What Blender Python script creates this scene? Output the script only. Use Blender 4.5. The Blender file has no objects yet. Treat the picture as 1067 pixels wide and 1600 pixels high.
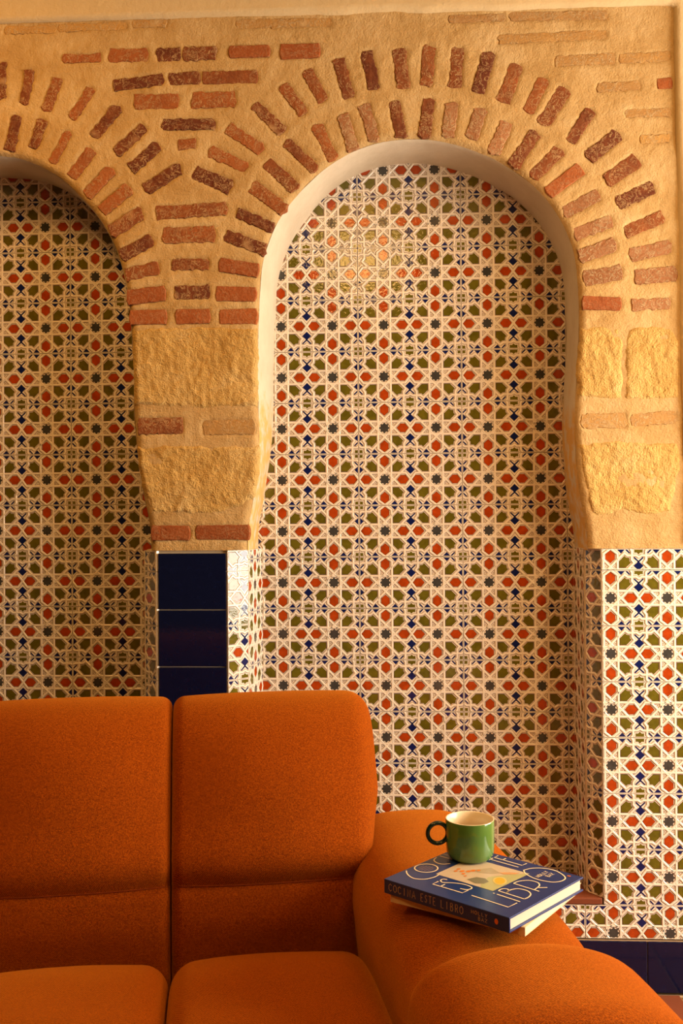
import bpy, bmesh, math, random
import numpy as np
from mathutils import Vector, Matrix, noise

random.seed(7)
scene = bpy.context.scene
COL = scene.collection

# ------------------------------------------------------------------ camera
FPX, YAW, PITCH, ROLL, DIST, CAMZ = 1556.0, 0.0540, 0.0025, -0.0067, 2.5335, 1.1990
def _axes():
    r = Vector((math.cos(YAW), math.sin(YAW), 0)); fw = Vector((-math.sin(YAW), math.cos(YAW), 0)); z = Vector((0, 0, 1))
    f2 = math.cos(PITCH)*fw + math.sin(PITCH)*z; u2 = -math.sin(PITCH)*fw + math.cos(PITCH)*z
    return math.cos(ROLL)*r + math.sin(ROLL)*u2, -math.sin(ROLL)*r + math.cos(ROLL)*u2, f2
AR, AU, AF = _axes()
CAM = Vector((0, -DIST, CAMZ))
cd = bpy.data.cameras.new('camera'); cam = bpy.data.objects.new('camera', cd); COL.objects.link(cam)
m = Matrix((AR, AU, -AF)).transposed().to_4x4(); m.translation = CAM
cam.matrix_world = m
cd.sensor_width = 36; cd.lens = FPX/1600*36; cd.clip_start = 0.05
scene.camera = cam

# ------------------------------------------------------------------ world, lights, exposure
w = bpy.data.worlds.new('room_ambience'); scene.world = w; w.use_nodes = True
bg = w.node_tree.nodes['Background']
bg.inputs[0].default_value = (1.0, 0.46, 0.12, 1); bg.inputs[1].default_value = 0.03

def area(name, loc, target, sx, sy, energy, color):
    l = bpy.data.lights.new(name, 'AREA'); l.shape = 'RECTANGLE'; l.size = sx; l.size_y = sy
    l.energy = energy; l.color = color
    o = bpy.data.objects.new(name, l); COL.objects.link(o); o.location = loc
    o.rotation_euler = (Vector(target)-Vector(loc)).to_track_quat('-Z', 'Z').to_euler()
    return o
# daylight entering through the window of the right-hand wall
area('window_daylight', (2.29, -0.90, 1.30), (0, -0.90, 1.30), 1.25, 1.6, 128.0, (1.0, 0.88, 0.72))

vs = scene.view_settings
vs.view_transform = 'Standard'; vs.look = 'None'; vs.gamma = 1.0; vs.use_curve_mapping = False; vs.exposure = 0.12

# ------------------------------------------------------------------ helpers
def on_wall(px, py, Y=0.0):
    """point of the wall plane y = Y that was measured at photograph position px, py"""
    d = AR*(px-533.5)/FPX - AU*(py-800)/FPX + AF
    return CAM + d*((Y-CAM.y)/d.y)

def link(o, parent=None):
    COL.objects.link(o)
    if parent is not None: o.parent = parent
    return o

def tag(o, label, cat=None, group=None, kind=None):
    o['label'] = label
    if cat: o['category'] = cat
    if group: o['group'] = group
    if kind: o['kind'] = kind
    return o

def mesh_obj(name, verts, faces, mats, parent=None, midx=None, smooth=False, loc=None):
    me = bpy.data.meshes.new(name)
    me.from_pydata([tuple(v) for v in verts], [], [tuple(f) for f in faces])
    for mt in (mats if isinstance(mats, (list, tuple)) else [mats]): me.materials.append(mt)
    if midx is not None: me.polygons.foreach_set('material_index', midx)
    if smooth: me.polygons.foreach_set('use_smooth', [True]*len(me.polygons))
    me.update()
    o = bpy.data.objects.new(name, me)
    if loc is not None: o.location = loc
    return link(o, parent)

def empty(name, loc=(0, 0, 0), rz=0):
    o = bpy.data.objects.new(name, None); COL.objects.link(o); o.location = loc; o.rotation_euler = (0, 0, rz)
    o.empty_display_size = 0.1
    return o

def boxes(name, bl, mats, parent=None, bevel=0, loc=None, rz=0, smooth=False):
    bm = bmesh.new()
    for (x0, x1, y0, y1, z0, z1) in bl:
        r = bmesh.ops.create_cube(bm, size=1)
        bmesh.ops.scale(bm, vec=(x1-x0, y1-y0, z1-z0), verts=r['verts'])
        bmesh.ops.translate(bm, vec=((x0+x1)/2, (y0+y1)/2, (z0+z1)/2), verts=r['verts'])
    if bevel: bmesh.ops.bevel(bm, geom=bm.edges[:], offset=bevel, segments=2, affect='EDGES', profile=0.6)
    me = bpy.data.meshes.new(name); bm.to_mesh(me); bm.free(); me.materials.append(mats)
    if smooth: me.polygons.foreach_set('use_smooth', [True]*len(me.polygons))
    o = bpy.data.objects.new(name, me); o.rotation_euler = (0, 0, rz)
    if loc is not None: o.location = loc
    return link(o, parent)

def fnoise(x, y, z=0.0, s=1.0, o=3):
    v = 0; a = 1; t = 0
    for k in range(o):
        v += a*noise.noise((x*s, y*s, z*s+17.3*k)); t += a; a *= 0.5; s *= 2.03
    return v/t

# ------------------------------------------------------------------ materials
def mat(name, col, rough=0.6, spec=0.5, sheen=0.0, coat=0.0):
    mt = bpy.data.materials.new(name); mt.use_nodes = True
    b = mt.node_tree.nodes['Principled BSDF']
    b.inputs['Base Color'].default_value = (*col, 1); b.inputs['Roughness'].default_value = rough
    b.inputs['Specular IOR Level'].default_value = spec
    b.inputs['Sheen Weight'].default_value = sheen
    b.inputs['Coat Weight'].default_value = coat
    return mt

class NB:
    def __init__(s, mt): s.t = mt.node_tree; s.n = s.t.nodes; s.l = s.t.links; s.b = s.n['Principled BSDF']
    def add(s, typ, **kw):
        nd = s.n.new(typ)
        for k, v in kw.items(): setattr(nd, k, v)
        return nd
    def co(s, kind='Object'): return s.add('ShaderNodeTexCoord').outputs[kind]
    def pos(s): return s.add('ShaderNodeNewGeometry').outputs['Position']
    def noise(s, vec, scale, detail=4, rough=0.55, dist=0.0, sep=None):
        nd = s.add('ShaderNodeTexNoise'); nd.inputs['Scale'].default_value = scale; nd.inputs['Detail'].default_value = detail
        nd.inputs['Roughness'].default_value = rough; nd.inputs['Distortion'].default_value = dist
        s.l.new(vec, nd.inputs['Vector']); return nd.outputs['Fac']
    def ramp(s, fac, stops):
        nd = s.add('ShaderNodeValToRGB'); e = nd.color_ramp.elements
        while len(e) < len(stops): e.new(0.5)
        for i, (p, c) in enumerate(stops):
            e[i].position = p; e[i].color = (*c, 1) if len(c) == 3 else c
        s.l.new(fac, nd.inputs[0]); return nd.outputs['Color']
    def mix(s, fac, a, b, mode='MIX'):
        nd = s.add('ShaderNodeMix', data_type='RGBA', blend_type=mode)
        for i, v in ((0, fac), (6, a), (7, b)):
            if isinstance(v, (int, float)): nd.inputs[i].default_value = v
            elif isinstance(v, tuple): nd.inputs[i].default_value = (*v, 1)
            else: s.l.new(v, nd.inputs[i])
        return nd.outputs[2]
    def math(s, op, a, b=0.0, clamp=False):
        nd = s.add('ShaderNodeMath', operation=op, use_clamp=clamp)
        for i, v in ((0, a), (1, b)):
            if isinstance(v, (int, float)): nd.inputs[i].default_value = v
            else: s.l.new(v, nd.inputs[i])
        return nd.outputs[0]
    def bump(s, h, strength, dist):
        nd = s.add('ShaderNodeBump'); nd.inputs['Strength'].default_value = strength; nd.inputs['Distance'].default_value = dist
        s.l.new(h, nd.inputs['Height']); s.l.new(nd.outputs[0], s.b.inputs['Normal']); return nd
    def color(s, c): s.l.new(c, s.b.inputs['Base Color'])

def glaze(name, col, rough=0.16, wav=0.14, var=0.18):
    mt = mat(name, col, rough, 0.5); nb = NB(mt); p = nb.pos()
    n = nb.noise(p, 55, 2)
    dark = tuple(c*(1-var) for c in col); lite = tuple(min(1, c*(1+var)) for c in col)
    nb.color(nb.ramp(n, [(0.3, dark), (0.7, lite)]))
    nb.bump(nb.noise(p, 130, 2), wav, 0.002)
    return mt

M = {}
M['cream'] = glaze('cream_glaze', (0.76, 0.675, 0.57), 0.22, 0.10, 0.06)
M['red'] = glaze('red_glaze', (0.36, 0.048, 0.006), 0.07)
M['olive'] = glaze('olive_glaze', (0.115, 0.095, 0.009), 0.07)
M['blue'] = glaze('blue_glaze', (0.007, 0.012, 0.080), 0.07)
M['grey'] = glaze('grey_glaze', (0.050, 0.048, 0.045), 0.07)
M['outline'] = mat('relief_line', (0.17, 0.09, 0.042), 0.5)
M['edge'] = mat('pooled_glaze_edge', (0.035, 0.018, 0.010), 0.25)
M['navy'] = glaze('navy_tile_glaze', (0.0035, 0.006, 0.030), 0.09, 0.05, 0.10)
M['grout'] = mat('grout', (0.34, 0.23, 0.13), 0.9, 0.2)
M['grout_pale'] = mat('pale_grout', (0.62, 0.49, 0.33), 0.9, 0.2)
M['dark_wood'] = mat('dark_wood', (0.10, 0.045, 0.02), 0.5)

def masonry(name, cols, bump1, bump2, sc1=9, sc2=90, bstr=0.9):
    mt = mat(name, cols[1], 0.95, 0.15); nb = NB(mt); p = nb.pos()
    n1 = nb.noise(p, sc1, 5, 0.6); n2 = nb.noise(p, sc2, 4, 0.65)
    c = nb.ramp(n1, [(0.30, cols[0]), (0.5, cols[1]), (0.70, cols[2])])
    c = nb.mix(nb.math('MULTIPLY', n2, 0.45), c, nb.mix(0.5, c, cols[3]))
    nb.color(c)
    h = nb.math('ADD', nb.math('MULTIPLY', n2, bump1), nb.math('MULTIPLY', nb.noise(p, sc2*3.2, 3, 0.6), bump2))
    nb.bump(h, bstr, 0.006)
    return mt
M['mortar'] = masonry('lime_mortar', [(0.41, 0.255, 0.095), (0.50, 0.335, 0.145), (0.575, 0.415, 0.21), (0.34, 0.195, 0.06)], 0.8, 0.45, 9, 70, 0.65)
M['stone'] = masonry('ochre_sandstone', [(0.50, 0.30, 0.085), (0.59, 0.385, 0.13), (0.66, 0.465, 0.20), (0.38, 0.19, 0.042)], 1.3, 0.9, 7, 75)
M['paint'] = masonry('beige_wall_paint', [(0.57, 0.425, 0.23), (0.60, 0.455, 0.25), (0.62, 0.475, 0.27), (0.54, 0.395, 0.205)], 0.25, 0.12, 2.5, 60)

def plaster_mat():
    mt = mat('white_reveal_plaster', (0.74, 0.60, 0.43), 0.85, 0.2); nb = NB(mt); p = nb.pos()
    sep = nb.add('ShaderNodeSeparateXYZ'); nb.l.new(p, sep.inputs[0])
    n = nb.noise(p, 9, 5, 0.65)
    h = nb.math('ADD', sep.outputs['Z'], nb.math('MULTIPLY', nb.math('SUBTRACT', n, 0.5), 0.5))
    low = nb.math('SUBTRACT', 1.0, nb.math('DIVIDE', nb.math('SUBTRACT', h, 1.42), 0.10), True)
    n2 = nb.noise(p, 30, 4)
    worn = nb.math('MULTIPLY', low, nb.math('MULTIPLY', nb.math('SUBTRACT', n2, 0.38), 6.0, True), True)
    nb.color(nb.mix(worn, nb.ramp(n, [(0.3, (0.51, 0.43, 0.315)), (0.6, (0.59, 0.51, 0.39))]), (0.60, 0.36, 0.12)))
    nb.bump(nb.noise(p, 40, 4), 0.35, 0.004)
    return mt
M['plaster'] = plaster_mat()

def brick_mat(name, ca, cb, smear, amount):
    mt = mat(name, ca, 0.9, 0.2); nb = NB(mt); p = nb.pos()
    oi = nb.add('ShaderNodeObjectInfo').outputs['Random']
    n = nb.noise(p, 26, 5, 0.65)
    f = nb.math('ADD', nb.math('MULTIPLY', nb.math('SUBTRACT', n, 0.5), 1.4), oi, True)
    base = nb.mix(f, ca, cb)
    s1 = nb.noise(p, 55, 3, 0.6, 2.2); s2 = nb.noise(p, 14, 2)
    band = nb.math('SUBTRACT', 1.0, nb.math('MULTIPLY', nb.math('ABSOLUTE', nb.math('SUBTRACT', s1, 0.56)), 18.0), True)
    blot = nb.math('MULTIPLY', nb.math('SUBTRACT', s2, 0.62), 6.0, True)
    sm = nb.math('MULTIPLY', nb.math('MAXIMUM', nb.math('MULTIPLY', band, nb.math('MULTIPLY', nb.math('SUBTRACT', s2, 0.30), 4.0, True)), blot), amount, True)
    nb.color(nb.mix(sm, base, smear))
    nb.bump(nb.math('ADD', nb.noise(p, 160, 3), nb.math('MULTIPLY', sm, 0.8)), 0.6, 0.003)
    return mt
M['brick'] = brick_mat('old_red_brick', (0.12, 0.032, 0.014), (0.33, 0.105, 0.030), (0.50, 0.31, 0.14), 0.9)
M['brick_clean'] = brick_mat('clean_red_brick', (0.25, 0.068, 0.020), (0.35, 0.105, 0.030), (0.50, 0.33, 0.17), 0.40)
M['brick_pale'] = brick_mat('lime_washed_brick', (0.25, 0.105, 0.042), (0.37, 0.17, 0.075), (0.54, 0.39, 0.21), 0.85)
M['brick_ochre'] = brick_mat('weathered_ochre_brick', (0.36, 0.20, 0.075), (0.48, 0.275, 0.085), (0.54, 0.39, 0.20), 0.9)

def fabric_mat():
    mt = mat('orange_woven_fabric', (0.60, 0.13, 0.008), 0.95, 0.06, 0.55); nb = NB(mt)
    nb.b.inputs['Sheen Roughness'].default_value = 0.45
    nb.b.inputs['Sheen Tint'].default_value = (1.0, 0.36, 0.03, 1)
    p = nb.co('Object')
    wv = nb.add('ShaderNodeTexWave'); wv.inputs['Scale'].default_value = 200; wv.inputs['Distortion'].default_value = 2.5
    wv.inputs['Detail'].default_value = 2; wv.inputs['Detail Scale'].default_value = 3; wv.bands_direction = 'DIAGONAL'
    nb.l.new(p, wv.inputs['Vector'])
    n = nb.noise(p, 420, 2, 0.6); n2 = nb.noise(p, 5, 3)
    h = nb.math('ADD', nb.math('MULTIPLY', wv.outputs['Fac'], 0.42), n)
    c = nb.ramp(h, [(0.35, (0.072, 0.008, 0.0005)), (0.75, (0.235, 0.038, 0.001)), (1.0, (0.44, 0.10, 0.003))])
    nb.color(nb.mix(nb.math('MULTIPLY', n2, 0.25), c, (0.18, 0.026, 0.0007)))
    nb.bump(h, 0.55, 0.0022)
    return mt
M['fabric'] = fabric_mat()
M['thread'] = mat('dark_orange_thread', (0.20, 0.035, 0.004), 0.9, 0.1)

def terracotta():
    mt = mat('terracotta', (0.30, 0.07, 0.025), 0.5, 0.4); nb = NB(mt); p = nb.pos()
    oi = nb.add('ShaderNodeObjectInfo').outputs['Random']
    f = nb.math('ADD', nb.math('MULTIPLY', oi, 0.6), nb.math('MULTIPLY', nb.noise(p, 12, 4), 0.4))
    nb.color(nb.mix(f, (0.10, 0.024, 0.010), (0.20, 0.052, 0.020)))
    nb.bump(nb.noise(p, 60, 3), 0.2, 0.003)
    return mt
M['terracotta'] = terracotta()

# ------------------------------------------------------------------ openings of the wall (measured on its front plane)
def smooth_poly(pts, n=4):
    out = []
    for i in range(len(pts)-1):
        p0 = pts[max(i-1, 0)]; p1 = pts[i]; p2 = pts[i+1]; p3 = pts[min(i+2, len(pts)-1)]
        for k in range(n):
            t = k/n
            out.append(tuple(0.5*((2*p1[j])+(-p0[j]+p2[j])*t+(2*p0[j]-5*p1[j]+4*p2[j]-p3[j])*t*t+(-p0[j]+3*p1[j]-3*p2[j]+p3[j])*t**3) for j in (0, 1)))
    out.append(pts[-1]); return out

R_OPEN = [(386,860),(386,838),(388,818),(394,786),(400,750),(403,715),(404,680),(403,640),(402,600),(402,555),(403,503),(405,462),(408,422),(416,387),(430,352),(451,319),(481,285),(511,259),(552,235),(597,220),(647,215),(694,220),(739,233),(784,253),(829,284),(861,318),(886,361),(899,402),(904,452),(905.5,503),(904,554),(901,604),(899,650),(900.5,701),(904,752),(910,792),(917,828),(920,860)]
L_OPEN = [(-45,240),(0,242),(31,247),(62,258),(97,279),(122,303),(147,330),(167,360),(182,392),(195,437),(201,478),(205,528),(207.5,579),(208,630),(210,666),(215,716),(222.5,767),(230,802),(234,826),(236,860)]
ZB = 1.109
def to_xz(pts): return [(lambda v: (v.x, v.z))(on_wall(*p)) for p in pts]
open_r = to_xz(smooth_poly(R_OPEN)); 
half = to_xz(smooth_poly(L_OPEN)); xc = half[0][0]
open_l = [(2*xc-x, z) for x, z in reversed(half[1:])] + half
def close_low(o): return [(o[0][0], ZB-0.3)] + [(x, max(z, ZB-0.001)) if False else (x, z) for x, z in o] + [(o[-1][0], ZB-0.3)]
poly_r, poly_l = np.array(close_low(open_r)), np.array(close_low(open_l))

def sdist(P, poly):
    """signed distance to polygon, positive outside"""
    a = poly; b = np.roll(poly, -1, 0); best = np.full(len(P), 1e9); ins = np.zeros(len(P), bool)
    for i in range(len(a)):
        e = b[i]-a[i]; q = P-a[i]; t = np.clip((q@e)/max(e@e, 1e-12), 0, 1)
        best = np.minimum(best, np.hypot(q[:, 0]-t*e[0], q[:, 1]-t*e[1]))
        c = (a[i, 1] > P[:, 1]) != (b[i, 1] > P[:, 1])
        with np.errstate(divide='ignore', invalid='ignore'):
            ins ^= c & (P[:, 0] < (b[i, 0]-a[i, 0])*(P[:, 1]-a[i, 1])/(b[i, 1]-a[i, 1])+a[i, 0])
    return np.where(ins, -best, best)

def relief(name, x0, x1, z0, z1, step, sdf, disp, mats, parent=None):
    """a panel of real relief on the wall plane: kept where sdf > 0, pushed along y by disp(x, z, sd)"""
    nx = int(math.ceil((x1-x0)/step))+1; nz = int(math.ceil((z1-z0)/step))+1
    xs = np.linspace(x0, x1, nx); zs = np.linspace(z0, z1, nz)
    gx, gz = np.meshgrid(xs, zs); P = np.stack([gx.ravel(), gz.ravel()], 1); sd = sdf(P)
    verts = []; vid = {}; faces = []; vsd = []
    def gv(i):
        if i not in vid: vid[i] = len(verts); verts.append((P[i, 0], P[i, 1])); vsd.append(sd[i])
        return vid[i]
    def ev(i, j):
        k = (min(i, j), max(i, j))
        if k not in vid:
            t = sd[k[0]]/(sd[k[0]]-sd[k[1]]); p = P[k[0]]*(1-t)+P[k[1]]*t
            vid[k] = len(verts); verts.append((p[0], p[1])); vsd.append(0.0)
        return vid[k]
    for r in range(nz-1):
        for c in range(nx-1):
            q = (r*nx+c, r*nx+c+1, (r+1)*nx+c+1, (r+1)*nx+c)
            s = [sd[i] > 0 for i in q]
            if not any(s): continue
            if all(s): faces.append([gv(i) for i in q]); continue
            f = []
            for k in range(4):
                i, j = q[k], q[(k+1) % 4]
                if s[k]: f.append(gv(i))
                if s[k] != s[(k+1) % 4]: f.append(ev(i, j))
            if len(f) >= 3: faces.append(f)
    V = np.array(verts); D = disp(V, np.array(vsd))
    return mesh_obj(name, [(V[i, 0], D[i], V[i, 1]) for i in range(len(V))], faces, mats, parent, smooth=True)

# ------------------------------------------------------------------ bricks: centre line ends and thickness, measured on the wall
C1 = [(192,181,315,178,28,0),(333,172,459,170,42,0),(482,169,560,166,42,0),(563,166,668,163,44,0),(706,160,834,157,38,1),(863,160,989,155,46,1),
 (347,265,505,245,36,0),(518,244,618,240,40,0),(624,240,798,236,42,0),(412,315,554,312,48,0),(590,310,730,306,50,0),(498,385,665,382,34,0),(548,447,608,443,34,0),
 (5,190,5,308,28,0),(92,213,73,322,30,0),(180,238,140,345,34,0),(284,270,220,368,30,0),(365,328,287,425,36,0),(447,392,355,475,38,0),(490,445,402,525,36,0),(558,517,445,588,40,0),(480,658,700,643,42,0),(500,727,667,722,50,0),
 (52,355,28,468,34,0),(132,368,102,460,34,0),(213,405,160,505,30,0),(285,460,218,550,38,0),(345,520,265,605,38,0),(402,578,312,652,40,0),(440,655,340,718,46,0),
 (645,465,765,520,36,0),(597,530,715,580,46,0),(700,392,810,465,38,0),(785,322,875,410,36,0),(870,262,942,355,36,0),(945,215,1000,315,36,0),
 (975,383,1030,495,36,0),(882,437,975,525,34,0),(820,500,915,585,40,0),(775,572,880,650,42,0),(730,655,845,705,34,0),(693,725,820,772,40,0)]
C2 = [(2,180,38,305,38,0),(88,155,115,278,38,0),(190,148,205,275,42,0),(285,140,275,265,40,0),(372,145,362,272,40,0),(470,160,432,290,42,0),(555,198,510,318,44,0),(640,240,587,348,38,0),(705,275,632,385,46,0),(785,338,718,440,36,0),(870,412,772,490,44,0),(930,490,828,562,48,0),(978,575,860,632,44,0),(1008,668,885,718,40,0),
 (15,350,50,465,38,2),(80,320,115,435,38,2),(175,310,198,425,36,0),(283,302,268,425,38,0),(355,315,340,425,40,2),(445,335,412,430,42,2),(525,375,480,475,42,2),(615,405,540,515,40,0),(690,460,602,550,40,0),(755,518,648,598,42,1),(810,598,695,660,40,2),(850,680,730,725,40,2),
 (495,122,835,105,28,3),(670,190,860,180,34,3),(800,270,935,262,28,3),(985,260,1036,255,34,1),(885,350,1030,345,26,3),(935,430,1030,425,26,3),(870,180,1030,172,30,3)]
C3 = [(470,245,372,298,42,0),(675,322,800,342,44,1),(528,322,648,322,36,0),(385,355,492,332,42,0),(390,425,512,410,48,1),(538,410,650,408,44,0),(665,412,792,415,46,1),(398,486,517,484,46,1),(540,484,650,482,46,1),(676,484,796,482,48,1)]
C4 = [(1033,265,900,295,42,2),(1050,350,915,362,46,2),(1030,442,905,448,36,2),(860,258,745,300,44,2),(880,345,757,368,48,2),(878,445,754,440,42,1)]
C5 = [(425,130,568,128,52,0),(625,135,790,132,46,3),(465,460,588,460,46,4),(603,458,772,458,46,4)]
C6 = [(752,115,895,112,45,3),(905,112,1050,102,40,3)]
STRIP = [(6,47,88,45,13,3),(205,37,262,36,13,3),(368,38,520,34,14,3),(700,30,790,27,12,3),(795,26,950,23,14,3),(90,44,200,40,12,3)]
BR = [(x/1.976+ox, y/1.976+oy, u/1.976+ox, v/1.976+oy, wd/1.976, k) for L, ox, oy in ((C1,0,0),(C2,527,0),(C3,0,250),(C4,527,250),(C5,0,600),(C6,527,600)) for (x, y, u, v, wd, k) in L] + STRIP
BMAT = [M['brick'], M['brick_clean'], M['brick_pale'], M['brick_ochre'], M['brick_clean']]

brick_polys = []
for (x1, y1, x2, y2, wd, k) in BR:
    a = on_wall(x1, y1); b = on_wall(x2, y2); a = np.array((a.x, a.z)); b = np.array((b.x, b.z))
    e = (b-a); Ln = np.hypot(*e); e /= Ln; n = np.array((-e[1], e[0])); hw = wd*DIST/FPX/2
    clean = k in (1, 4)
    pts = []
    nl = max(6, int(Ln/0.0055)); jit = 0.0010 if clean else 0.0026
    tap = random.uniform(-0.10, 0.10)
    ch = 0.0 if clean else random.uniform(0, 0.004)
    for i in range(nl+1): pts.append((i/nl*Ln, -hw*(1+tap*(i/nl-0.5))))
    for i in range(1, 3): pts.append((Ln, -hw+2*hw*i/3))
    for i in range(nl+1): pts.append((Ln-i/nl*Ln, hw*(1-tap*(i/nl-0.5))))
    for i in range(1, 3): pts.append((0, hw-2*hw*i/3))
    s = random.random()*50
    out = []
    for i, (u, v) in enumerate(pts):
        du = jit*2.2*noise.noise((u*110, v*110, s)); dv = jit*2.2*(0.6*noise.noise((u*110, v*110, s+9))+0.5*noise.noise((u*260, v*260, s+5)))
        cu = min(u, Ln-u); 
        if cu < 0.002 and abs(abs(v)-hw) < 0.003: du += (0.003 if u < Ln/2 else -0.003)
        out.append(a+e*(u+du)+n*(v+dv))
    brick_polys.append((np.array(out), k))

for poly, k in list(brick_polys):                # the other half of the left arch
    c = poly.mean(0)
    if xc+0.04 < c[0] < -0.74 and c[1] > 1.75 and k == 0: brick_polys.append((np.stack([2*xc-poly[::-1, 0], poly[::-1, 1]], 1), k))

stones_px = [
 [(209,514),(300,511),(398,513),(400,560),(399,634),(330,637),(250,634),(212,632),(211,570)],
 [(217,699),(260,696),(330,697),(403,698),(401,740),(394,775),(376,792),(330,803),(270,801),(238,800),(227,765),(219,725)],
 [(908,514),(940,511),(966,514),(974,535),(973,622),(935,621),(906,619),(904,575)],
 [(977,530),(982,513),(1020,510),(1050,514),(1061,535),(1062,621),(1010,623),(976,622)],
 [(906,695),(960,688),(1010,693),(1058,692),(1064,720),(1056,760),(1045,798),(1010,806),(975,797),(942,806),(930,808),(921,785),(913,745)]]
stone_polys = []
for s in stones_px:
    q = np.array([(on_wall(*p).x, on_wall(*p).z) for p in s]); cq = q.mean(0)
    stone_polys.append(q+(q-cq)/np.linalg.norm(q-cq, axis=1)[:, None]*0.006)

# ------------------------------------------------------------------ the arched masonry wall
X0, X1, XR, ZT = -1.75, 1.05, 2.30, 3.0
def wall_sdf(P): return np.minimum(sdist(P, poly_r), sdist(P, poly_l))
def wall_disp(V, sd):
    D = np.zeros(len(V))
    inb = np.full(len(V), 1e9)
    for poly, k in brick_polys:
        lo = poly.min(0)-0.012; hi = poly.max(0)+0.012
        sel = np.where((V[:, 0] > lo[0]) & (V[:, 0] < hi[0]) & (V[:, 1] > lo[1]) & (V[:, 1] < hi[1]))[0]
        if len(sel): inb[sel] = np.minimum(inb[sel], sdist(V[sel], poly))
    for i in range(len(V)):
        x, z = V[i]
        y = 0.0036*fnoise(x, z, 1.0, 9, 3) + 0.0018*fnoise(x, z, 4.0, 55, 2)
        if inb[i] < 0.001:
            t = min(1, max(0, (0.001-inb[i])/0.005)); y += 0.005*t
        if sd[i] < 0.016: y += 0.011*(1-sd[i]/0.016)**2
        D[i] = y
    return D
wall_back = relief('wall_back', X0, X1, ZB, ZT, 0.0065, wall_sdf, wall_disp, M['mortar'])
tag(wall_back, 'old masonry wall with two brick horseshoe arches over tiled niches', 'wall', kind='structure')

for poly, k in brick_polys:
    c = poly.mean(0); n = len(poly); yf = -0.0016 if k in (1, 4) else -0.0006
    if k == 3: yf = 0.0004
    V = []
    for (q, y) in ((1.0, 0.022), (1.0, yf+0.003), (0.955, yf)):
        for p in poly:
            d = c+(p-c)*q if q == 1.0 else p+(c-p)/max(np.hypot(*(c-p)), 1e-6)*0.0022
            yy = y+(0.0012*noise.noise((p[0]*40, p[1]*40, 3)) if q != 1.0 else 0)
            V.append((d[0]-c[0], yy, d[1]-c[1]))
    V.append((0, yf-0.0008, 0)); F = []
    for r in (0, 1):
        for i in range(n): F.append((r*n+i, r*n+(i+1) % n, (r+1)*n+(i+1) % n, (r+1)*n+i))
    for i in range(n): F.append((2*n+i, 2*n+(i+1) % n, 3*n))
    mesh_obj('brick', V, F, BMAT[k], wall_back, loc=(c[0], 0, c[1]))

for si, poly in enumerate(stone_polys):
    lo = poly.min(0)-0.01; hi = poly.max(0)+0.01
    def sdf(P, poly=poly, si=si):
        return -sdist(P, poly)+np.array([0.006*fnoise(p[0], p[1], 31+si, 45, 2) for p in P])
    def dsp(V, sd, si=si):
        out = np.zeros(len(V))
        for i in range(len(V)):
            x, z = V[i]; t = min(1.0, sd[i]/0.012)
            out[i] = 0.007*(1-t)**2-0.0030*t+0.0045*fnoise(x, z, 60+si, 16, 2)*t+0.0036*fnoise(x+z*0.3, z*0.8, 80+si, 75, 3)*t
        return out
    relief('stone', lo[0], hi[0], lo[1], hi[1], 0.0042, sdf, dsp, M['stone'], wall_back)

# painted plaster that frames the masonry panel above and to the right
edge = [(-120,42),(0,38.5),(60,36),(110,34),(180,32),(250,30),(310,29),(370,27.5),(440,25.5),(520,25),(600,21),(660,21),(720,18.5),(790,17.5),(860,14.5),(930,12.5),(1000,10),(1046,11.5),(1051,22),(1052,70),(1053.5,130),(1055,200),(1057,270),(1058.5,340),(1060,420),(1061,500),(1063,580),(1065,650),(1068,760),(1072,853)]
ew = [(on_wall(*p).x, on_wall(*p).z) for p in smooth_poly(edge, 4)]
ew = [(x+0.0012*noise.noise((x*60, z*60, 2)), z+0.0018*noise.noise((x*60, z*60, 7))) for x, z in ew]
ppoly = np.array([(X0-0.2, ew[0][1]+0.01)]+ew+[(X1+0.2, ZB-0.1), (X1+0.2, ZT+0.2), (X0-0.2, ZT+0.2)])
def psdf(P): return -sdist(P, ppoly)
def pdisp(V, sd):
    return np.array([0.016*max(0, 1-sd[i]/0.006)**2-0.012+0.0016*fnoise(V[i][0], V[i][1], 5, 7, 3) for i in range(len(V))])
relief('plaster_band', X0, X1, ZB, ZT, 0.011, psdf, pdisp, M['paint'], wall_back)

# plastered reveals of the two arches
DEP = 0.1754
def reveal(outline, extra, name):
    V = []; F = []; rows = [(0.010, 0.0), (0.013, -0.0015), (0.03, -0.003), (0.07, -0.004), (0.12, -0.004), (DEP+0.01, -0.004)]
    n = len(outline); cx = sum(p[0] for p in outline)/n; cz = sum(p[1] for p in outline)/n
    for (y, ins) in rows:
        for i, (x, z) in enumerate(outline):
            a = outline[max(i-1, 0)]; b = outline[min(i+1, n-1)]; tx, tz = b[0]-a[0], b[1]-a[1]; L = math.hypot(tx, tz) or 1
            nx, nz = tz/L, -tx/L                       # towards the opening
            ex = extra(x, z)*min(1, max(0, (y-0.012)/0.12))
            d = -ins+0.002*fnoise(x, z, y, 12, 2)
            V.append((x+nx*d+ex, y+0.0, z+nz*d))
    for r in range(len(rows)-1):
        for i in range(n-1): F.append((r*n+i, r*n+i+1, (r+1)*n+i+1, (r+1)*n+i))
    return mesh_obj(name, V, F, M['plaster'], wall_back, smooth=True)
def ex_r(x, z):
    if x > 0.0: return 0.0
    return 0.017*max(0, min(1, (z-1.30)/0.2))*max(0, min(1, (2.12-z)/0.12))
reveal(open_r, ex_r, 'arch_reveal'); reveal(open_l, lambda x, z: 0.0, 'arch_reveal')

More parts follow.
